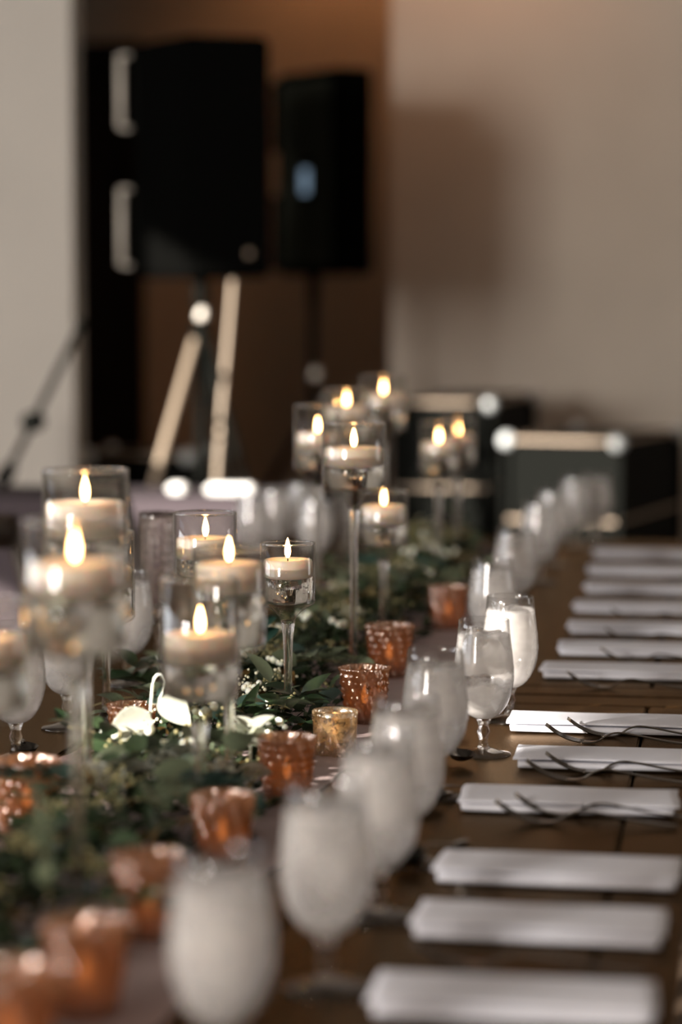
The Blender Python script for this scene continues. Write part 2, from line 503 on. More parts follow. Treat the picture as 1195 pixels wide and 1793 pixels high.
def holder(px, py, rim, top, dia, label, cup=.095, cand=.026):
    """rim, top: heights of the glass rim and of the candle's top above the table"""
    p = at(px, py); h = thing('candle_holder', label, 'candle holder', p, random.uniform(0, 6), 'tall stemmed glass candle holders')
    r = dia / 2; b = rim - cup; n = b - .026                  # b: bottom of the straight cup, n: neck
    link('foot', lathed('foot', [(0, 0), (.040, 0), (.0408, .0018), (.039, .0032), (.024, .0052), (.012, .009), (.0074, .016), (0, .016)], 'solid', 36), h)
    st = spline([(.0074, 0, .0162), (.0056, 0, .05), (.0056, 0, n * .55), (.0068, 0, n * .85), (.0098, 0, n)], 14)
    link('stem', lathed('stem', [(0, .0162)] + [(v.x, v.z) for v in st] + [(0, n)], 'solid', 20), h)
    t = .0022
    o = [(.0100, n + .0004), (.0115, n + .005), (.018, n + .012), (r * .78, n + .019), (r * .94, n + .0225), (r, b), (r, rim)]
    i = [(r - t, rim), (r - t, b + .002), (r * .9 - t, n + .0265), (r * .6, n + .0222), (0, n + .0195)]
    link('cup', lathed('cup', [(0, n + .0004)] + o + [(r - t / 2, rim + .0008)] + i, 'glass', 48), h)
    rm = [(r - t / 2 + .0015 * math.cos(k * math.pi / 4), rim + .0018 + .0015 * math.sin(k * math.pi / 4)) for k in range(8)]
    link('rim', lathed('rim', rm, 'solid', 48, closed=True), h)
    wl = top - cand * .45
    q = r - t - .0006
    link('water', lathed('water', [(0, n + .0202), (r * .58, n + .0228), (r * .88 - t, n + .027), (q, b + .003), (q, wl), (0, wl)], 'water', 40), h)
    c = q - .0012; e = .004
    pr = [(0, top - cand), (c - e * 1.6, top - cand), (c - e * .5, top - cand + e * .5), (c, top - cand + e * 1.6), (c, top - e), (c - e * .3, top - e * .25), (c - e, top), (c * .72, top - .0006), (c * .5, top - .0032), (0, top - .0042)]
    cn = link('candle', lathed('candle', pr, 'wax', 44), h)
    link('wick', ME_WICK, cn, (0, 0, top - .004)); link('flame', ME_FLAME, cn, (.0006, 0, top + .0012))


for a in [
    (505, 1290, .257, .238, .0735, 'sharply focused slim candle holder in the middle of the table', .075, .026),
    (361, 1255, .284, .252, .089, 'wide candle holder left of the sharply focused one, in part behind a candle', .085, .030),
    (403, 1430, .300, .287, .083, 'slightly blurred candle holder just left of the sharply focused one', .105, .034),
    (352, 1482, .285, .228, .084, 'candle holder with low candle in front of the white flowers, slightly blurred', .125, .032),
    (138, 1632, .375, .340, .094, 'strongly blurred near candle holder at left with the long stem', .115, .032),
    (155, 1437, .389, .356, .095, 'tall candle holder at left with the sunlit bright white candle', .120, .040),
    (-25, 1584, .290, .258, .085, 'blurred candle holder cut off by the left edge', .10, .032),
    (187, 1265, .262, .216, .080, 'candle holder behind the blurred near one, its stem by the left goblets', .115, .030),
    (620, 1199, .396, .361, .0966, 'tallest fairly sharp candle holder, standing behind the swirled votives', .096, .030),
    (672, 1142, .266, .245, .081, 'short candle holder right behind the tall one, over dark greenery', .085, .032),
    (557, 1100, .396, .350, .084, 'blurred far candle holder with glass left of the tall one', .11, .034),
    (607, 1042, .408, .378, .094, 'blurred far candle holder seen just above the tall one', .10, .032),
    (671, 1022, .430, .395, .094, 'topmost blurred far candle holder, its rim the highest of all', .11, .034),
    (768, 1032, .338, .300, .078, 'left one of the two overlapping far candle holders on the right', .10, .030),
    (801, 1004, .335, .300, .078, 'right one of the two overlapping far candle holders on the right', .10, .030),
    (592, 1005, .380, .345, .080, 'faint far candle holder hidden behind the tall one, flame only showing', .10, .030),
]: holder(*a)

# cut-glass goblet in the left row
p = at(277, 1178)
cg = thing('cut_glass_goblet', 'patterned cut-glass goblet behind the blurred candles at left', 'goblet', p)
cut = lambda a, z, r: r + .0019 * math.cos(10 * a + 190 * z) * math.cos(10 * a - 190 * z) * (1 if .12 < z < .235 else 0)
cp = [(.0095, .088), (.016, .100), (.0205, .120), (.0235, .150), (.0255, .180), (.0272, .215), (.0285, .252)]
cv = spline([(r, 0, z) for r, z in cp], 30)
link('bowl', lathed('bowl', [(0, .0878)] + [(v.x, v.z) for v in cv] + [(.0278, .2526)] + [(v.x - .002, v.z) for v in reversed(cv) if v.z > .105] + [(0, .1035)], 'cut', 60, cut), cg)
link('stem', lathed('stem', [(0, .0092), (.009, .0092), (.0052, .02), (.0048, .05), (.0075, .068), (.0055, .076), (.0094, .0876), (0, .0876)], 'solid', 20), cg)
link('foot', ME_FOOT, cg)

# ------------------------------------------------------------------ votives
ME_TEA = lathed('tealight', [(0, 0), (.018, 0), (.0185, .001), (.0185, .014), (.017, .0148), (0, .0138)], 'wax', 24)
ME_TFL = lathed('flame', [(r * 1.15, z) for r, z in fl], 'tea', 14)


def swirl(a, z, r):
    if z < .006: return r
    k = 9 * a + 95 * z
    return r * (1 + .055 * math.cos(k)) + .0028 * max(0, math.cos(a * 22 - z * 230)) * max(0, math.cos(a * 22 + z * 420))


def votive_mesh(h, rt, rb, m, mod, seg=120, rows=40):
    pr = [(0, 0), (rb * .9, 0), (rb, .003)]
    for i in range(rows + 1):
        u = i / rows; pr.append((rb + (rt - rb) * (u ** .8), .004 + (h - .004) * u))
    inn = [(r - .0026, z) for r, z in pr[3:] if z > .009]
    return lathed('cup', pr + [(rt - .0012, h + .0008)] + inn[::-1] + [(0, .0085)], m, seg, mod)


ME_SWIRL = votive_mesh(.079, .0335, .0235, 'rose', swirl)
ME_PLAIN = votive_mesh(.060, .0292, .0255, 'champagne', None, 40, 8)


def votive(px, py, me, label, s=1.0):
    v = thing('votive_holder', label, 'votive', at(px, py), random.uniform(0, 6), 'mercury glass votives along the garland'); v.scale = (s, s, s)
    link('cup', me, v)
    tl = link('tealight', ME_TEA, v, (0, 0, .0088))
    link('wick', ME_WICK, tl, (0, 0, .017)); link('flame', ME_TFL, tl, (0, 0, .0195))


for px, py, lb, s in [
    (639, 1268, 'sharp swirled rose-gold votive in front of the tall candle stem', 1.0),
    (682, 1188, 'swirled rose-gold votive second behind the plain gold one', 1.06),
    (503, 1406, 'swirled rose-gold votive just left and in front of the plain gold one', .98),
    (390, 1518, 'blurred swirled rose-gold votive below the near candle stems', .95),
    (262, 1648, 'blurred swirled rose-gold votive with glints, by the dark leaves', 1.0),
    (150, 1785, 'large blurred swirled rose-gold votive near the bottom left', 1.0),
    (48, 1465, 'pale swirled rose-gold votive at the left edge', 1.06),
    (785, 1104, 'blurred far votive glowing orange, left of the right goblets', 1.0),
    (18, 1890, 'strongly blurred votive glowing orange in the bottom left corner', 1.05),
    (232, 1330, 'pale votive half hidden behind the white flowers', .9),
]: votive(px, py, ME_SWIRL, lb, s)
votive(587, 1326, ME_PLAIN, 'plain champagne-gold votive, sharp, beside the garland')

# ------------------------------------------------------------------ napkins, forks, spoons


def napkin_mesh(seed):
    bm = bmesh.new(); L, h = .240, .0022
    path = [(.040, .003), (.0, .003), (-.040, .003)]
    path += [(-.043 - .004 * math.sin(a), .0055 - .0025 * math.cos(a)) for a in (R(30), R(90), R(150))]
    path += [(-.040, .0082), (0, .0088), (.040, .0082)]
    path += [(.043 + .004 * math.sin(a), .0110 - .0028 * math.cos(a)) for a in (R(30), R(90), R(150))]
    path += [(.038, .0138), (0, .0146), (-.030, .0138), (-.0425, .0122)]
    pv = spline([(0, y, z) for y, z in path], 46)
    nx = 22; rows = []
    for k in range(nx + 1):
        u = k / nx; x = L * (u - .5); top, bot = [], []
        for i, v in enumerate(pv):
            t = (pv[min(i + 1, len(pv) - 1)] - pv[max(i - 1, 0)]).normalized(); nrm = Vector((0, -t.z, t.y))
            lay = i / len(pv)
            wob = noise.noise((x * 9 + seed * 7, v.y * 14, seed + lay * 3)) * .0016 * lay
            shift = noise.noise((x * 5, seed * 3.3, lay * 2)) * .0045
            ex = x + (lay - .5) * .008 * (1 if u > .9 else -1 if u < .1 else 0) + .004 * noise.noise((v.y * 20, seed, lay))
            q = Vector((ex, v.y + shift, v.z + wob + .0003))
            top.append(bm.verts.new(q + nrm * h * .5)); bot.append(bm.verts.new(q - nrm * h * .5))
        rows.append(top + bot[::-1])
    n = len(rows[0])
    for a, b in zip(rows, rows[1:]):
        for i in range(n): bm.faces.new((a[i], a[(i + 1) % n], b[(i + 1) % n], b[i]))
    half = n // 2
    for row in (rows[0], rows[-1]):
        for i in range(half - 1): bm.faces.new((row[i], row[i + 1], row[n - 2 - i], row[n - 1 - i]))
    return fin(bm, 'napkin', 'napkin')


NAP = [napkin_mesh(s) for s in (1, 2, 3, 4)]
bm = bmesh.new()
for k in range(4):
    y = (k - 1.5) * .0064
    pts = spline([(0, y * .93, .0245), (.015, y, .0140), (.032, y, .0062), (.050, y * .96, .0028)], 8)
    sweep(bm, pts, [.0008 + .0009 * i / 8 for i in range(9)], [.0007 + .0005 * i / 8 for i in range(9)], 6)
bd = spline([(.046, 0, .0028), (.060, 0, .0026), (.070, 0, .0050), (.082, 0, .0125), (.096, 0, .0158), (.120, 0, .0128), (.155, 0, .0070), (.190, 0, .0034), (.200, 0, .0036)], 26)
wid = spline([(.0115, 0, 0), (.0100, 0, 0), (.0058, 0, 0), (.0036, 0, 0), (.0030, 0, 0), (.0036, 0, 0), (.0052, 0, 0), (.0074, 0, 0), (.0040, 0, 0)], 26)
sweep(bm, bd, [v.x for v in wid], .0012, 8)
ME_FORK = fin(bm, 'fork', 'silver')
bm = bmesh.new()                                             # spoon: bowl then handle along +y
n1, n2 = 10, 7
grid = []
for i in range(n1 + 1):
    u = i / n1; yy = .052 * u; hw = .0172 * math.sin(math.pi * min(max(u, .02), .985) ** .85) ** .6
    grid.append([bm.verts.new((hw * (2 * j / n2 - 1), yy, .0150 - .0112 * math.sin(math.pi * u) * (1 - (2 * j / n2 - 1) ** 2) ** .6 + .002 * u)) for j in range(n2 + 1)])
for a, b in zip(grid, grid[1:]):
    for j in range(n2): bm.faces.new((a[j], a[j + 1], b[j + 1], b[j]))
bmesh.ops.solidify(bm, geom=bm.faces[:], thickness=.0012)
hp = spline([(0, .050, .0166), (0, .062, .0172), (0, .090, .0130), (0, .130, .0050), (0, .165, .0022)], 16)
sweep(bm, hp, [.0022 + .0045 * (i / 16) ** 1.6 for i in range(17)], .0011, 8)
ME_SPOON = fin(bm, 'spoon', 'spoon')

NAPS = [  # pixel of the front left corner, pixel of the right end, label
    (636, 1785, 1142, 1780, 'white folded napkin nearest the camera, the lowest in the frame', 0),
    (716, 1648, 1163, 1645, 'second white folded napkin from the camera', 0),
    (755, 1550, 1188, 1548, 'third white folded napkin from the camera', 1),
    (799, 1424, 1183, 1420, 'fourth white folded napkin from the camera, below the sharp forks', 1),
    (896, 1348, 1215, 1350, 'fifth white folded napkin from the camera, beside the sharp goblet', 1),
    (886, 1284, 1212, 1290, 'white folded napkin half lit by the sun, sixth from the camera', 1),
    (944, 1190, 1260, 1190, 'seventh white folded napkin, first one beyond the table gap', 1),
    (974, 1150, 1275, 1150, 'eighth white folded napkin, second beyond the table gap', 0),
    (990, 1112, 1270, 1112, 'ninth white folded napkin, third beyond the table gap', 0),
    (1002, 1075, 1280, 1075, 'tenth white folded napkin, fourth beyond the table gap', 0),
    (1021, 1041, 1280, 1041, 'third white folded napkin from the far end', 0),
    (1027, 1009, 1275, 1009, 'next to last white folded napkin at the far end', 0),
    (1036, 978, 1270, 978, 'last white folded napkin at the far end of the right row', 0),
]
for k, (xa, ya, xb, yb, lb, sharp) in enumerate(NAPS):
    a, b = at(xa, ya), at(xb, yb); L = min(max((b - a).length, .225), .265)
    rz = random.uniform(-.02, .02)
    c = Vector((a.x + L / 2, a.y + .049, TZ + .0004))
    nk = link('napkin', NAP[k % 4], None, c, (0, 0, rz), (L / .248, 1, 1))
    tag(nk, lb, 'napkin', 'folded napkins along the right side')
FORKS = [  # tine tip pixel (at table height), label
    (720, 1693, 'blurred fork in front of the second napkin', .0), (802, 1600, 'blurred fork in front of the third napkin', 0),
    (868, 1440, 'fork in front of the fourth napkin, nearer the camera', 0), (902, 1427, 'fork in front of the fourth napkin, further one', .02),
    (922, 1366, 'fork in front of the fifth napkin, nearer the camera', -.01), (956, 1352, 'fork in front of the fifth napkin, further one', .02),
    (956, 1300, 'fork in front of the sunlit napkin, nearer the camera', -.02), (994, 1289, 'fork in front of the sunlit napkin, further one', .01),
    (993, 1204, 'fork with bright glints in front of the seventh napkin', -.02), (1052, 1160, 'fork in front of the eighth napkin', 0),
    (1060, 1124, 'fork in front of the ninth napkin', 0), (1070, 1087, 'blurred fork in front of the tenth napkin', 0),
]
for px, py, lb, rz in FORKS:
    f = link('fork', ME_FORK, None, at(px, py) + Vector((0, 0, -.0006)), (0, 0, rz)); f.location.z = TZ - .0012 + .0012; tag(f, lb, 'fork', 'forks in front of the napkins')
for px, py, lb, rz in [
    (820, 1346, 'dark spoon beside the sharp goblet', .45), (46, 1334, 'dark spoon beside the goblet at the left edge', .35),
    (742, 1420, 'blurred dark spoon beside the fifth goblet of the right row', -.25), (700, 1530, 'blurred dark spoon beside the fourth goblet of the right row', -.3),
]:
    s = link('spoon', ME_SPOON, None, at(px, py), (0, 0, rz)); tag(s, lb, 'spoon', 'dessert spoons by the goblets')

# ------------------------------------------------------------------ blush gauze runner
bm = bmesh.new(); ny, nx = 150, 22; rows = []
for i in range(ny + 1):
    y = 1.35 + 4.45 * i / ny; row = []
    for j in range(nx + 1):
        u = j / nx * 2 - 1
        hw = .19 + .03 * noise.noise((y * 2.3, u > 0, 3)) + .012 * noise.noise((y * 11, u > 0, 5))
        x = -.625 + .02 * math.sin(y * 2) + u * hw
        z = TZ + .0016 + .006 * abs(noise.noise((x * 16, y * 13, 1))) + .003 * abs(noise.noise((x * 50, y * 40, 2)))
        row.append(bm.verts.new((x, y, z)))
    rows.append(row)
for a, b in zip(rows, rows[1:]):
    for j in range(nx): bm.faces.new((a[j], a[j + 1], b[j + 1], b[j]))
bmesh.ops.solidify(bm, geom=bm.faces[:], thickness=-.0008)
tag(link('table_runner', fin(bm, 'table_runner', 'runner')), 'crumpled blush gauze runner under the garland', 'table runner')

# ------------------------------------------------------------------ garlands


def leaf_bm(bm, L, w, pointed, mat=Matrix(), cup=.12, nl=5):
    """a leaf along +y, folded along its midrib"""
    mid, lf, rt = [], [], []
    for i in range(nl + 1):
        u = i / nl
        hw = w * (math.sin(math.pi * u ** .75) ** (.9 if pointed else .55)) if 0 < u < 1 else 0
        z = -cup * L * (u - .2) ** 2
        mid.append(bm.verts.new(mat @ Vector((0, u * L, z))))
        if 0 < i < nl:
            lf.append(bm.verts.new(mat @ Vector((-hw, u * L, z + hw * .28)))); rt.append(bm.verts.new(mat @ Vector((hw, u * L, z + hw * .28))))
    for sd, fl_ in ((lf, False), (rt, True)):
        fs = [(mid[0], sd[0], mid[1]), (mid[nl - 1], sd[-1], mid[nl])] + [(mid[i], sd[i - 1], sd[i], mid[i + 1]) for i in range(1, nl - 1)]
        for f in fs: bm.faces.new(f if not fl_ else f[::-1])


def leaf_mesh(name, L, w, pointed, m, cup=.25):
    bm = bmesh.new(); leaf_bm(bm, L, w, pointed, cup=cup, nl=6); return fin(bm, name, m, True, False)


LEAVES = [leaf_mesh('leaf', .036, .0150, False, 'sage'), leaf_mesh('leaf', .048, .0200, False, 'sage', .35), leaf_mesh('leaf', .042, .0135, True, 'deep'),
          leaf_mesh('leaf', .055, .0140, True, 'deep', .3), leaf_mesh('leaf', .046, .0165, False, 'blue'), leaf_mesh('leaf', .050, .0110, True, 'sage', .4), leaf_mesh('leaf', .045, .0140, True, 'amber')]
bm = bmesh.new(); bmesh.ops.create_icosphere(bm, subdivisions=2, radius=.0052); ME_BERRY = fin(bm, 'berry', 'berry')


def tmat(p, d, roll, s=1.):
    q = Vector(d).to_track_quat('Y', 'Z').to_matrix().to_4x4()
    return Matrix.Translation(p) @ q @ Matrix.Rotation(roll, 4, 'Y') @ Matrix.Scale(s, 4)


def cx(y): return -.655 + .02 * math.sin(y * 3.1)


def hz(y, u):                                               # height of the garland's top, u in -1..1 across
    return (.052 + .018 * noise.noise((y * 5, u * 2, 0))) * max(0, 1 - u * u) ** .7


BIG = [  # pixel, height over the table, mesh, direction, roll, scale: the large leaves around the sharp candle holder
    (437, 1262, .045, 2, (.15, -.1, 1), .2, 1.3), (470, 1245, .05, 4, (-.8, -.2, .35), -.7, 1.0), (435, 1197, .04, 0, (.9, -.1, .2), .8, 1.5),
    (528, 1235, .03, 3, (.6, -.1, .9), .8, 1.1), (552, 1240, .02, 4, (.7, -.1, .6), .7, 1.0), (385, 1262, .055, 4, (.1, -.2, .9), .3, 1.0), (200, 1310, .05, 2, (-.8, -.2, .3), -.9, 1.0),
    (420, 1300, .05, 0, (-.7, -.4, .25), -.7, 1.1), (300, 1360, .05, 1, (.7, -.5, .35), .8, 1.1), (350, 1375, .05, 1, (-.6, -.5, .4), -.7, 1.2), (250, 1345, .055, 1, (-.7, -.5, .3), -.8, 1.2), (255, 1385, .05, 0, (.3, -.8, .3), .3, 1.3),
    (475, 1195, .065, 5, (-.5, .1, .8), -.4, 1.1), (575, 1215, .03, 2, (.4, -.2, .7), .6, 1.0), (520, 1165, .07, 0, (-.6, -.2, .4), -.6, 1.1), (395, 1405, .04, 4, (.8, -.5, .1), .7, 1.2),
]


def garland(y0, y1, label, nleaf, seed, hw=.125, avoid=()):
    rnd = random.Random(seed)
    g = thing('garland', label, 'garland', (cx((y0 + y1) / 2), (y0 + y1) / 2, TZ), 0, 'greenery garlands down the table')
    o = Vector(g.location)
    bm = bmesh.new()
    n = int(1500 * (y1 - y0))
    for k in range(n):                                      # the dense small leaves
        y = rnd.uniform(y0, y1); u = max(-1, min(1, rnd.gauss(0, .5))); x = cx(y) + u * hw
        z = TZ + .008 + hz(y, u) * rnd.uniform(.1, .95)
        d = Vector((rnd.gauss(u * .6, .6), rnd.gauss(-.15, .7), rnd.uniform(-.1, .8)))
        leaf_bm(bm, rnd.uniform(.018, .034), rnd.uniform(.004, .008), True, tmat(Vector((x, y, z)) - o, d, rnd.uniform(-1, 1)), nl=3)
    me = fin(bm, 'foliage', ['foliage', 'deep', 'amber', 'sage'], True, False)
    for p_ in range(0, len(me.polygons), 6):
        r_ = rnd.random(); mi = 0 if r_ < .5 else 1 if r_ < .84 else 2 if r_ < .91 else 3
        for q in range(p_, min(p_ + 6, len(me.polygons))): me.polygons[q].material_index = mi
    link('foliage', me, g)['kind'] = 'stuff'
    bm = bmesh.new(); sb = bmesh.new(); wb = bmesh.new(); used = 0
    while used < nleaf:                                     # sprigs: a stem with leaves in pairs
        y = rnd.uniform(y0 + .03, y1 - .03); u = max(-1, min(1, rnd.gauss(0, .55)))
        p = Vector((cx(y) + u * hw * .9, y, TZ + .012 + hz(y, u)))
        d = Vector((rnd.gauss(u * .5, .55), rnd.gauss(-.2, .7), rnd.uniform(.0, .42))).normalized()
        kind = rnd.choices(range(7), (4, 3, 4, 3, 2, 2, 1) if y > 2.5 else (1, 1, 5, 5, 3, 1, 1))[0]  # darker leaf kinds near the camera stand in for low light there
        pts = [p + d * (.022 * i) + Vector((0, 0, -.0035 * i * i * .35)) for i in range(6)]
        for v in pts: v.z = max(v.z, TZ + .009)
        sweep(bm, [v - o for v in pts], [.0013 - .00014 * i for i in range(6)], seg=5)
        for i in range(1, 6):
            for sgn in ((-1, 1) if i < 5 else (0,)):
                if used >= nleaf: break
                sd = d.cross(Vector((0, 0, 1))).normalized() * sgn
                dd = (d * .55 + sd + Vector((0, 0, rnd.uniform(-.1, .55)))).normalized()
                M4 = tmat(pts[i] - o, dd, rnd.uniform(-.5, .5))
                lf = link('leaf', LEAVES[kind], g); lf.matrix_local = M4 @ Matrix.Scale(rnd.uniform(.7, 1.05), 4); used += 1
    if seed == 3:
        for px, py, z, k, d, roll, sc in BIG:
            lf = link('leaf', LEAVES[k], g); lf.matrix_local = tmat(at(px, py, TZ + z) - o, d, roll, sc)
    for k in range(int(26 * (y1 - y0))):                    # seeded eucalyptus and white filler clusters
        y = rnd.uniform(y0, y1); u = rnd.gauss(0, .5); u = max(-.9, min(.9, u)); c = Vector((cx(y) + u * hw, y, TZ + .012 + hz(y, u)))
        near_sun = 2.85 < y < 3.35
        white = rnd.random() < (.5 if near_sun else .06)  # fewer white clusters out of the sun, to deepen that dimness
        tb = wb if white else sb
        for i in range(22):
            q = c + Vector((rnd.gauss(0, .013), rnd.gauss(0, .013), abs(rnd.gauss(0, .009))))
            bmesh.ops.create_icosphere(tb, subdivisions=1, radius=rnd.uniform(.0018, .003), matrix=Matrix.Translation(q - o))
    link('stem', fin(bm, 'stem', 'stem'), g)['kind'] = 'stuff'
    link('seed_cluster', fin(sb, 'seed_cluster', 'seed'), g)['kind'] = 'stuff'
    link('filler_blossom', fin(wb, 'filler_blossom', 'filler'), g)['kind'] = 'stuff'
    for k in range(int(15 * (y1 - y0))):                    # snowberries in small bunches
        y = rnd.uniform(y0, y1); u = rnd.uniform(-.7, .8)
        if (y < 2.65 or y > 3.7) and rnd.random() < .75: continue
        c = Vector((cx(y) + u * hw, y, TZ + .018 + hz(y, u)))
        for i in range(5):
            link('berry', ME_BERRY, g, c - o + Vector((rnd.gauss(0, .008), rnd.gauss(0, .008), rnd.uniform(0, .012))), scale=[rnd.uniform(.75, 1.15)] * 3)


garland(1.55, SEAM - .02, 'leafy garland on the nearer table, with white blossoms in the sun', 280, 3)
garland(SEAM + .02, 5.75, 'dark leafy garland on the further table, behind the sharp votives', 270, 5)

# white blossoms with curved stems, pale leaves in the sun


def petal_mesh(L, w):
    bm = bmesh.new(); nl, nw = 9, 6; rows = []
    for i in range(nl + 1):
        u = i / nl; hw = w * math.sin(math.pi * min(.985, max(.03, u)) ** .8) ** .6
        rows.append([bm.verts.new((hw * (2 * j / nw - 1), u * L, hw * .55 * (2 * j / nw - 1) ** 2 - L * .25 * (u - .3) ** 2)) for j in range(nw + 1)])
    for a, b in zip(rows, rows[1:]):
        for j in range(nw): bm.faces.new((a[j], a[j + 1], b[j + 1], b[j]))
    bmesh.ops.solidify(bm, geom=bm.faces[:], thickness=.0008)
    return fin(bm, 'petal', 'white_petal')


P1, P2, P3 = petal_mesh(.056, .021), petal_mesh(.048, .017), petal_mesh(.040, .012)


def blossom(px, py, z, label, petals, stem):
    b = thing('white_blossom', label, 'flower', at(px, py, z), 0, 'white blossoms lying on the garland')
    for me, loc, d, roll in petals:
        link('petal', me, b).matrix_local = tmat(Vector(loc), d, roll)
    bm = bmesh.new(); sweep(bm, spline(stem, 12), .0016, seg=6); link('stem', fin(bm, 'stem', 'berry'), b)


blossom(272, 1262, TZ + .072, 'large white drooping blossom with a pale hooked stem, in the sun',
        [(P1, (-.004, -.004, .004), (-.95, -.5, -.42), -.95), (P2, (.008, .004, .028), (.72, -.35, -.55), .9), (P3, (.010, .010, .03), (.5, .2, -.6), .6)],
        [(-.012, .01, -.03), (-.006, .004, .02), (-.002, .002, .05), (.006, .004, .056), (.010, .006, .044), (.004, .004, .025)])
blossom(318, 1345, TZ + .055, 'white open blossom with pointed petals between the candle stems',
        [(P2, (0, 0, .012), (-.7, -.6, -.2), -.9), (P2, (0, 0, .012), (.6, -.6, -.35), .9), (P3, (0, 0, .014), (.1, -.8, .45), .2), (P3, (0, 0, .012), (-.5, .3, .3), .1), (P3, (0, 0, .012), (.7, .4, .2), .1)],
        [(0, .004, -.03), (0, .002, -.01), (0, 0, .012)])
blossom(438, 1305, TZ + .052, 'white small blossom right of the candle stems, by the gold votive',
        [(P3, (0, 0, .012), (-.8, -.4, .1), -.9), (P3, (0, 0, .012), (.7, -.6, -.1), .9), (P3, (0, 0, .014), (0, -.9, .2), .2), (P3, (0, 0, .012), (-.4, .5, .4), .1), (P3, (0, 0, .012), (.5, .5, .5), .1)],
        [(0, .004, -.03), (0, .002, -.01), (0, 0, .012)])
blossom(200, 1375, TZ + .05, 'white rounded blossom low at left of the sunny flowers',
        [(P2, (0, 0, .010), (-.8, -.5, .0), -.8), (P2, (0, 0, .010), (.4, -.9, -.1), .7), (P3, (0, 0, .012), (0, -.7, .5), .2), (P3, (0, 0, .012), (-.5, .5, .4), .1), (P2, (0, 0, .010), (.8, .3, .2), .1)],
        [(0, .004, -.03), (0, .002, -.01), (0, 0, .010)])
blossom(415, 1372, TZ + .03, 'white slender blossom in front, under the near candle stem',
        [(P3, (0, 0, .010), (-.9, -.2, .0), -.8), (P3, (0, 0, .010), (.9, .1, .1), .7), (P3, (0, 0, .012), (.1, -.9, -.3), .2)],
        [(0, .004, -.02), (0, .002, -.01), (0, 0, .010)])
# pale name card on the left of the flowers
c = at(190, 1318)
bm = bmesh.new(); box(bm, (-.03, -.0005, 0), (.03, .0005, .024)); box(bm, (-.03, .0005, .0), (.03, .0015, .024))
nc = link('name_card', fin(bm, 'name_card', 'napkin', False), None, c, (R(-38), 0, .3)); tag(nc, 'pale blank folded card left of the white blossoms', 'card')

# ------------------------------------------------------------------ loudspeakers on tripod stands


def speaker(M0, L0, R0, zb, zt, label, group, side, extra):
    """M0, L0, R0: footprint corners seen from the camera (near edge, left, right); the grille bulges behind L0"""
    c = (M0 + L0 + R0) / 3; s = thing('loudspeaker', label, 'loudspeaker', (c.x, c.y, zb), 0, group)
    rel = lambda v: Vector((v.x - c.x, v.y - c.y))
    m_, l_, r_ = rel(M0), rel(L0), rel(R0)
    ax = (l_ - m_).normalized(); acr = (r_ - m_).normalized()
    k_ = r_ + ax * (l_ - m_).length * .92; f_ = l_ + acr * (r_ - m_).length * 1.08
    h = zt - zb
    bm = bmesh.new(); prism(bm, [m_, r_, k_, f_, l_], 0, h); bmesh.ops.bevel(bm, geom=bm.edges[:], offset=.012, segments=2, affect='EDGES')
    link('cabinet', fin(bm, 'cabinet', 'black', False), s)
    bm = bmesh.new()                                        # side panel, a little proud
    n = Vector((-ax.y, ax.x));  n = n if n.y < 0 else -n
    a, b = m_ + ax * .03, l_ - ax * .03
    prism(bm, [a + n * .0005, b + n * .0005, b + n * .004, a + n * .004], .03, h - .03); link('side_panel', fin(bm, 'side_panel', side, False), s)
    for z0, z1 in ((.02, h * .40), (h * .62, h - .02)):     # front grille in two lengths
        bm = bmesh.new(); arc = [l_.lerp(f_, t) + ax * (.012 + .075 * math.sin(math.pi * t) ** .6) for t in [i / 8 for i in range(9)]]
        prism(bm, [l_ + ax * .002] + arc + [f_ + ax * .002], z0, z1); link('grille', fin(bm, 'grille', 'case', False), s)
        bm = bmesh.new(); q = l_ + ax * .035 - Vector((.022, 0))
        sweep(bm, [(q.x, q.y, z0 + .02), (q.x, q.y, z1 - .01)], .010, seg=10)
        sweep(bm, [(q.x, q.y, z0 + .02), (q.x + .03, q.y + .01, z0 + .02)], .006, seg=8); sweep(bm, [(q.x, q.y, z1 - .01), (q.x + .03, q.y + .01, z1 - .01)], .006, seg=8)
        if extra == 'edge_glint': link('edge_glint_bar', fin(bm, 'edge_glint_bar', 'metal'), s)  # bars added to stand for bright glints on the cabinet edge
        else: bm.free()
    if extra == 'display':
        e = m_.lerp(l_, .47); bm = bmesh.new()
        prism(bm, [e + ax * .03 + n * .0045, e - ax * .03 + n * .0045, e - ax * .03 + n * .010, e + ax * .03 + n * .010], h * .36, h * .56)
        pn = link('input_panel', fin(bm, 'input_panel', 'case', False), s)
        bm = bmesh.new(); prism(bm, [e + ax * .021 + n * .0105, e - ax * .021 + n * .0105, e - ax * .021 + n * .012, e + ax * .021 + n * .012], h * .40, h * .52)
        link('display', fin(bm, 'display', 'screen', False), pn)
    else:
        e = m_.lerp(r_, .72); nn = Vector((acr.y, -acr.x)); bm = bmesh.new()
        sweep(bm, [Vector((e.x, e.y, .07)), Vector((e.x + nn.x * .008, e.y + nn.y * .008, .07))], .011, seg=12); link('knob', fin(bm, 'knob', 'edge'), s)
    return c


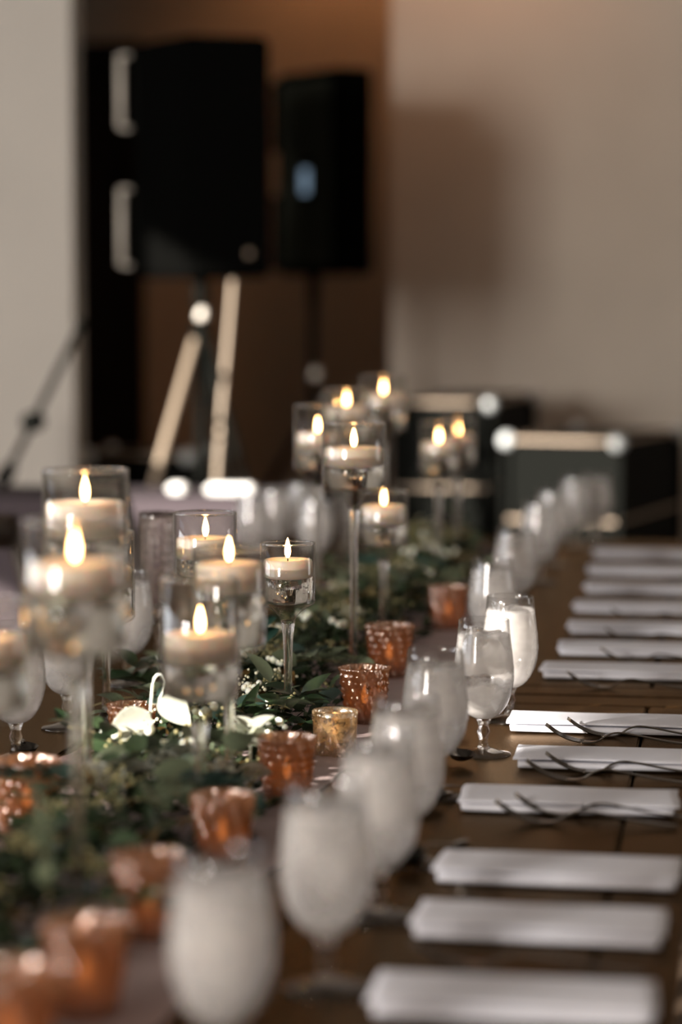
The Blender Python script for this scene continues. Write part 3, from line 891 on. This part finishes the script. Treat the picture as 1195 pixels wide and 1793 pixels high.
def stand(x, y, top, label, group, rots, knob_at, collar):
    t = thing('speaker_stand', label, 'speaker stand', (x, y, 0), 0, group)
    bm = bmesh.new(); sweep(bm, [(0, 0, .12), (0, 0, top)], .0175, seg=14); link('pole', fin(bm, 'pole', 'case'), t)
    bm = bmesh.new(); sweep(bm, [(0, 0, collar - .04), (0, 0, collar + .04)], .027, seg=14); link('collar', fin(bm, 'collar', 'case'), t)
    bm = bmesh.new(); sweep(bm, [(0, 0, top - .10), (0, 0, top)], .022, seg=14); link('top_cup', fin(bm, 'top_cup', 'case'), t)
    bm = bmesh.new(); sweep(bm, [(.0, -.017, knob_at), (.02, -.055, knob_at + .012)], [.010, .018], seg=10); link('knob', fin(bm, 'knob', 'metal'), t)
    for a, m in rots:
        dx, dy = math.cos(a), math.sin(a); bm = bmesh.new()
        sweep(bm, [(dx * .026, dy * .026, collar), (dx * .30, dy * .30, collar * .49), (dx * .60, dy * .60, .012)], .0125, seg=10)
        lg = link('leg', fin(bm, 'leg', m), t)
        bm = bmesh.new(); sweep(bm, [(0, 0, .15), (dx * .27, dy * .27, collar * .52)], .006, seg=6); link('brace', fin(bm, 'brace', 'case'), lg)


GS, GT = 'black loudspeakers on stands', 'tripod stands of the loudspeakers'
z_of = lambda py, d: deep(600, py, d).z
m1, l1, r1 = deep(332, 300, 7.05), deep(234, 300, 7.32), deep(476, 300, 7.12)
zb1, zt1 = z_of(485, 7.05), z_of(62, 7.05)
c1 = speaker(m1, l1, r1, zb1, zt1, 'larger nearer black loudspeaker at left', GS, 'black', 'edge_glint')
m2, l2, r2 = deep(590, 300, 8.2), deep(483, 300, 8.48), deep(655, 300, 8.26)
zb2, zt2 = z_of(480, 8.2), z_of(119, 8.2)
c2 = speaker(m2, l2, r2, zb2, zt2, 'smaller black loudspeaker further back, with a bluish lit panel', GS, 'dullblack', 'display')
s1 = deep(352, 600, 7.22); s2 = deep(549, 600, 8.36)
stand(s1.x, s1.y, zb1, 'tripod stand under the nearer loudspeaker, its legs catching sun', GT, [(R(240), 'tan'), (R(320), 'case'), (R(80), 'case')], z_of(556, 7.2), 1.24)  # first leg has its sunlit tone put into the colour
stand(s2.x, s2.y, zb2, 'dark tripod stand under the further loudspeaker', GT, [(R(65), 'case'), (R(185), 'case'), (R(305), 'case')], 1.1, .95)
# cable hanging from the nearer loudspeaker
q0, q1, q2, q3 = deep(408, 490, 6.99), deep(399, 600, 7.0), deep(388, 720, 6.98), deep(378, 870, 6.95)
bm = bmesh.new(); sweep(bm, spline([q0, q1, q2, q3, Vector((q3.x - .05, q3.y - .02, .015)), Vector((q3.x - .3, q3.y, .012))], 40), .0075, seg=8)
tag(link('speaker_cable', fin(bm, 'speaker_cable', 'tan')), 'pale cable hanging down from the nearer loudspeaker', 'cable')

# ------------------------------------------------------------------ road cases by the back wall


def road_case(px, py, d, w, depth, rz, label):
    """px, py, d: the near left corner of the lid"""
    a = deep(px, py, d); h = a.z
    c = a + Matrix.Rotation(rz, 3, 'Z') @ Vector((w / 2, depth / 2, 0))
    t = thing('road_case', label, 'road case', (c.x, c.y, 0), rz, 'black road cases with ball corners')
    hw, hd = w / 2, depth / 2
    bm = bmesh.new(); box(bm, (-hw + .008, -hd + .008, .02), (hw - .008, hd - .008, h * .72), .004); link('body', fin(bm, 'body', 'case', False), t)
    bm = bmesh.new(); box(bm, (-hw + .008, -hd + .008, h * .72 + .006), (hw - .008, hd - .008, h - .006), .004); link('lid', fin(bm, 'lid', 'case', False), t)
    for z in (h - .008, h * .72 + .003, .02):
        for q0, q1 in (((-hw, -hd), (hw, -hd)), ((-hw, hd), (hw, hd)), ((-hw, -hd), (-hw, hd)), ((hw, -hd), (hw, hd))):
            bm = bmesh.new(); box(bm, (min(q0[0], q1[0]) - .005, min(q0[1], q1[1]) - .005, z - .005), (max(q0[0], q1[0]) + .005, max(q0[1], q1[1]) + .005, z + .005)); link('edge_rail', fin(bm, 'edge_rail', 'edge', False), t)
    for sx in (-1, 1):
        for sy in (-1, 1):
            for z in (h - .012, .03):
                bm = bmesh.new(); bmesh.ops.create_uvsphere(bm, u_segments=14, v_segments=10, radius=.027); link('ball_corner', fin(bm, 'ball_corner', 'ball'), t, (sx * (hw - .006), sy * (hd - .006), z))
            bm = bmesh.new(); box(bm, (sx * hw - .009, sy * hd - .009, .03), (sx * hw + .009, sy * hd + .009, h - .03)); link('corner_rail', fin(bm, 'corner_rail', 'case', False), t)
    for sx in (-.5, .5):
        bm = bmesh.new(); box(bm, (sx * w * .6 - .045, -hd - .004, h * .66), (sx * w * .6 + .045, -hd + .009, h * .78), .003); link('latch', fin(bm, 'latch', 'case', False), t)


road_case(885, 765, 7.6, .37, .78, R(-13), 'black road case with shiny ball corners, nearer and further right')
road_case(692, 700, 7.95, .32, .95, R(-4), 'taller black road case behind, further left')
road_case(150, 792, 7.75, .34, .3, 0, 'low black road case at the left behind the loudspeaker stand')

# ------------------------------------------------------------------ side table at left with its linens
SZ = .845
st0 = deep(240, 900, 6.42)
t = thing('side_table', 'side table under a mauve cloth at left behind the farm tables', 'table', (st0.x - .05, st0.y, 0))
bm = bmesh.new(); box(bm, (-.43, -.22, SZ - .05), (.43, .14, SZ), .01); link('tabletop', fin(bm, 'tabletop', 'dark_wood', False), t)
for sx in (-1, 1):
    for sy in (-1, 1):
        link('leg', boxed('leg', (sx * .38 - .025, sy * .15 - .065, 0), (sx * .38 + .025, sy * .15 - .015, SZ - .0505), 'dark_wood'), t)
bm = bmesh.new(); n = 40; rings = []
per = [(-.45, -.24), (.45, -.24), (.45, .16), (-.45, .16)]
edge = [Vector(per[k]).lerp(Vector(per[(k + 1) % 4]), i / 14) for k in range(4) for i in range(14)]
for z, gr in ((SZ + .004, .97), (SZ + .0035, .995), (SZ - .01, 1.0), (SZ - .2, 1.0), (SZ - .42, 1.0)):
    rings.append([bm.verts.new((v.x * gr * (1 + (.02 * math.sin(i * 1.9) if z < SZ - .1 else 0)), -.04 + (v.y + .04) * gr * (1 + (.05 * math.sin(i * 1.9) if z < SZ - .1 else 0)), z)) for i, v in enumerate(edge)])
for a, b in zip(rings, rings[1:]):
    for i in range(len(edge)): bm.faces.new((a[i], b[i], b[(i + 1) % len(edge)], a[(i + 1) % len(edge)]))
bm.faces.new(rings[0]); tag(link('tablecloth', fin(bm, 'tablecloth', 'mauve', False), None, (st0.x - .05, st0.y, 0)), 'mauve cloth draped over the side table at left', 'tablecloth')


def plate_stack(px, py, d, w, label):
    c = deep(px, py, d)
    me = boxed('linen_bundle', (-w / 2, -.03, 0), (w / 2, .03, .024), 'paper', .008)
    o = link('linen_bundle', me, None, (c.x, c.y, SZ + .0045)); tag(o, label, 'linen', 'white linen bundles on the side table')


plate_stack(312, 880, 6.36, .05, 'shorter white linen bundle on the side table, sunlit')
plate_stack(405, 880, 6.33, .13, 'longer white linen bundle on the side table, sunlit')

# boom microphone stand at the left
b0 = deep(-22, 700, 6.75)
t = thing('microphone_stand', 'boom microphone stand, blurred, in front of the pale wall at left', 'microphone stand', (b0.x, b0.y, 0))
bm = bmesh.new(); sweep(bm, [(0, 0, .03), (0, 0, 1.06)], .011, seg=10); link('pole', fin(bm, 'pole', 'case'), t)
link('base', lathed('base', [(0, 0), (.10, 0), (.10, .012), (.03, .03), (0, .032)], 'case', 28), t)
e1, e0 = deep(146, 560, 6.7) - Vector((b0.x, b0.y, 0)), deep(20, 815, 6.7) - Vector((b0.x, b0.y, 0))
bm = bmesh.new(); sweep(bm, [e0, e0.lerp(e1, .5), e1], .010, seg=10); link('boom_arm', fin(bm, 'boom_arm', 'case'), t)
bm = bmesh.new(); q = e0.lerp(e1, .30); sweep(bm, [q + Vector((0, -.03, 0)), q + Vector((0, .03, 0))], .028, seg=14); link('clutch', fin(bm, 'clutch', 'case'), t)
bm = bmesh.new(); sweep(bm, [e0 - Vector((.03, 0, .05)), e0], [.025, .020], seg=12); link('counterweight', fin(bm, 'counterweight', 'case'), t)


# ------------------------------------------------------------------ chairs on the left side of the table
def chair(x, y, label):
    t = thing('dining_chair', label, 'chair', (x, y, 0), 0, 'dark wooden chairs along the left side')
    bm = bmesh.new(); box(bm, (-.21, -.21, .43), (.21, .21, .47), .012); link('seat', fin(bm, 'seat', 'dark_wood', False), t)
    for sy in (-1, 1):
        bm = bmesh.new(); sweep(bm, [(.18, sy * .18, 0), (.18, sy * .18, .43)], [.014, .019], seg=10); link('leg', fin(bm, 'leg', 'dark_wood'), t)
        bm = bmesh.new(); sweep(bm, spline([(-.22, sy * .19, 0), (-.195, sy * .19, .43), (-.215, sy * .19, .70), (-.27, sy * .185, .93)], 12), .017, seg=10); link('leg', fin(bm, 'leg', 'dark_wood'), t)
    bm = bmesh.new(); sweep(bm, spline([(-.265, -.20, .90), (-.30, 0, .915), (-.265, .20, .90)], 10), .012, .035, seg=10); link('top_rail', fin(bm, 'top_rail', 'dark_wood'), t)
    bm = bmesh.new(); sweep(bm, spline([(-.215, -.185, .66), (-.24, 0, .66), (-.215, .185, .66)], 10), .010, .022, seg=10); link('back_rail', fin(bm, 'back_rail', 'dark_wood'), t)


chair(-1.10, 4.30, 'dark wooden chair at the left edge of the picture')
chair(-1.10, 5.15, 'dark wooden chair further back on the left side')
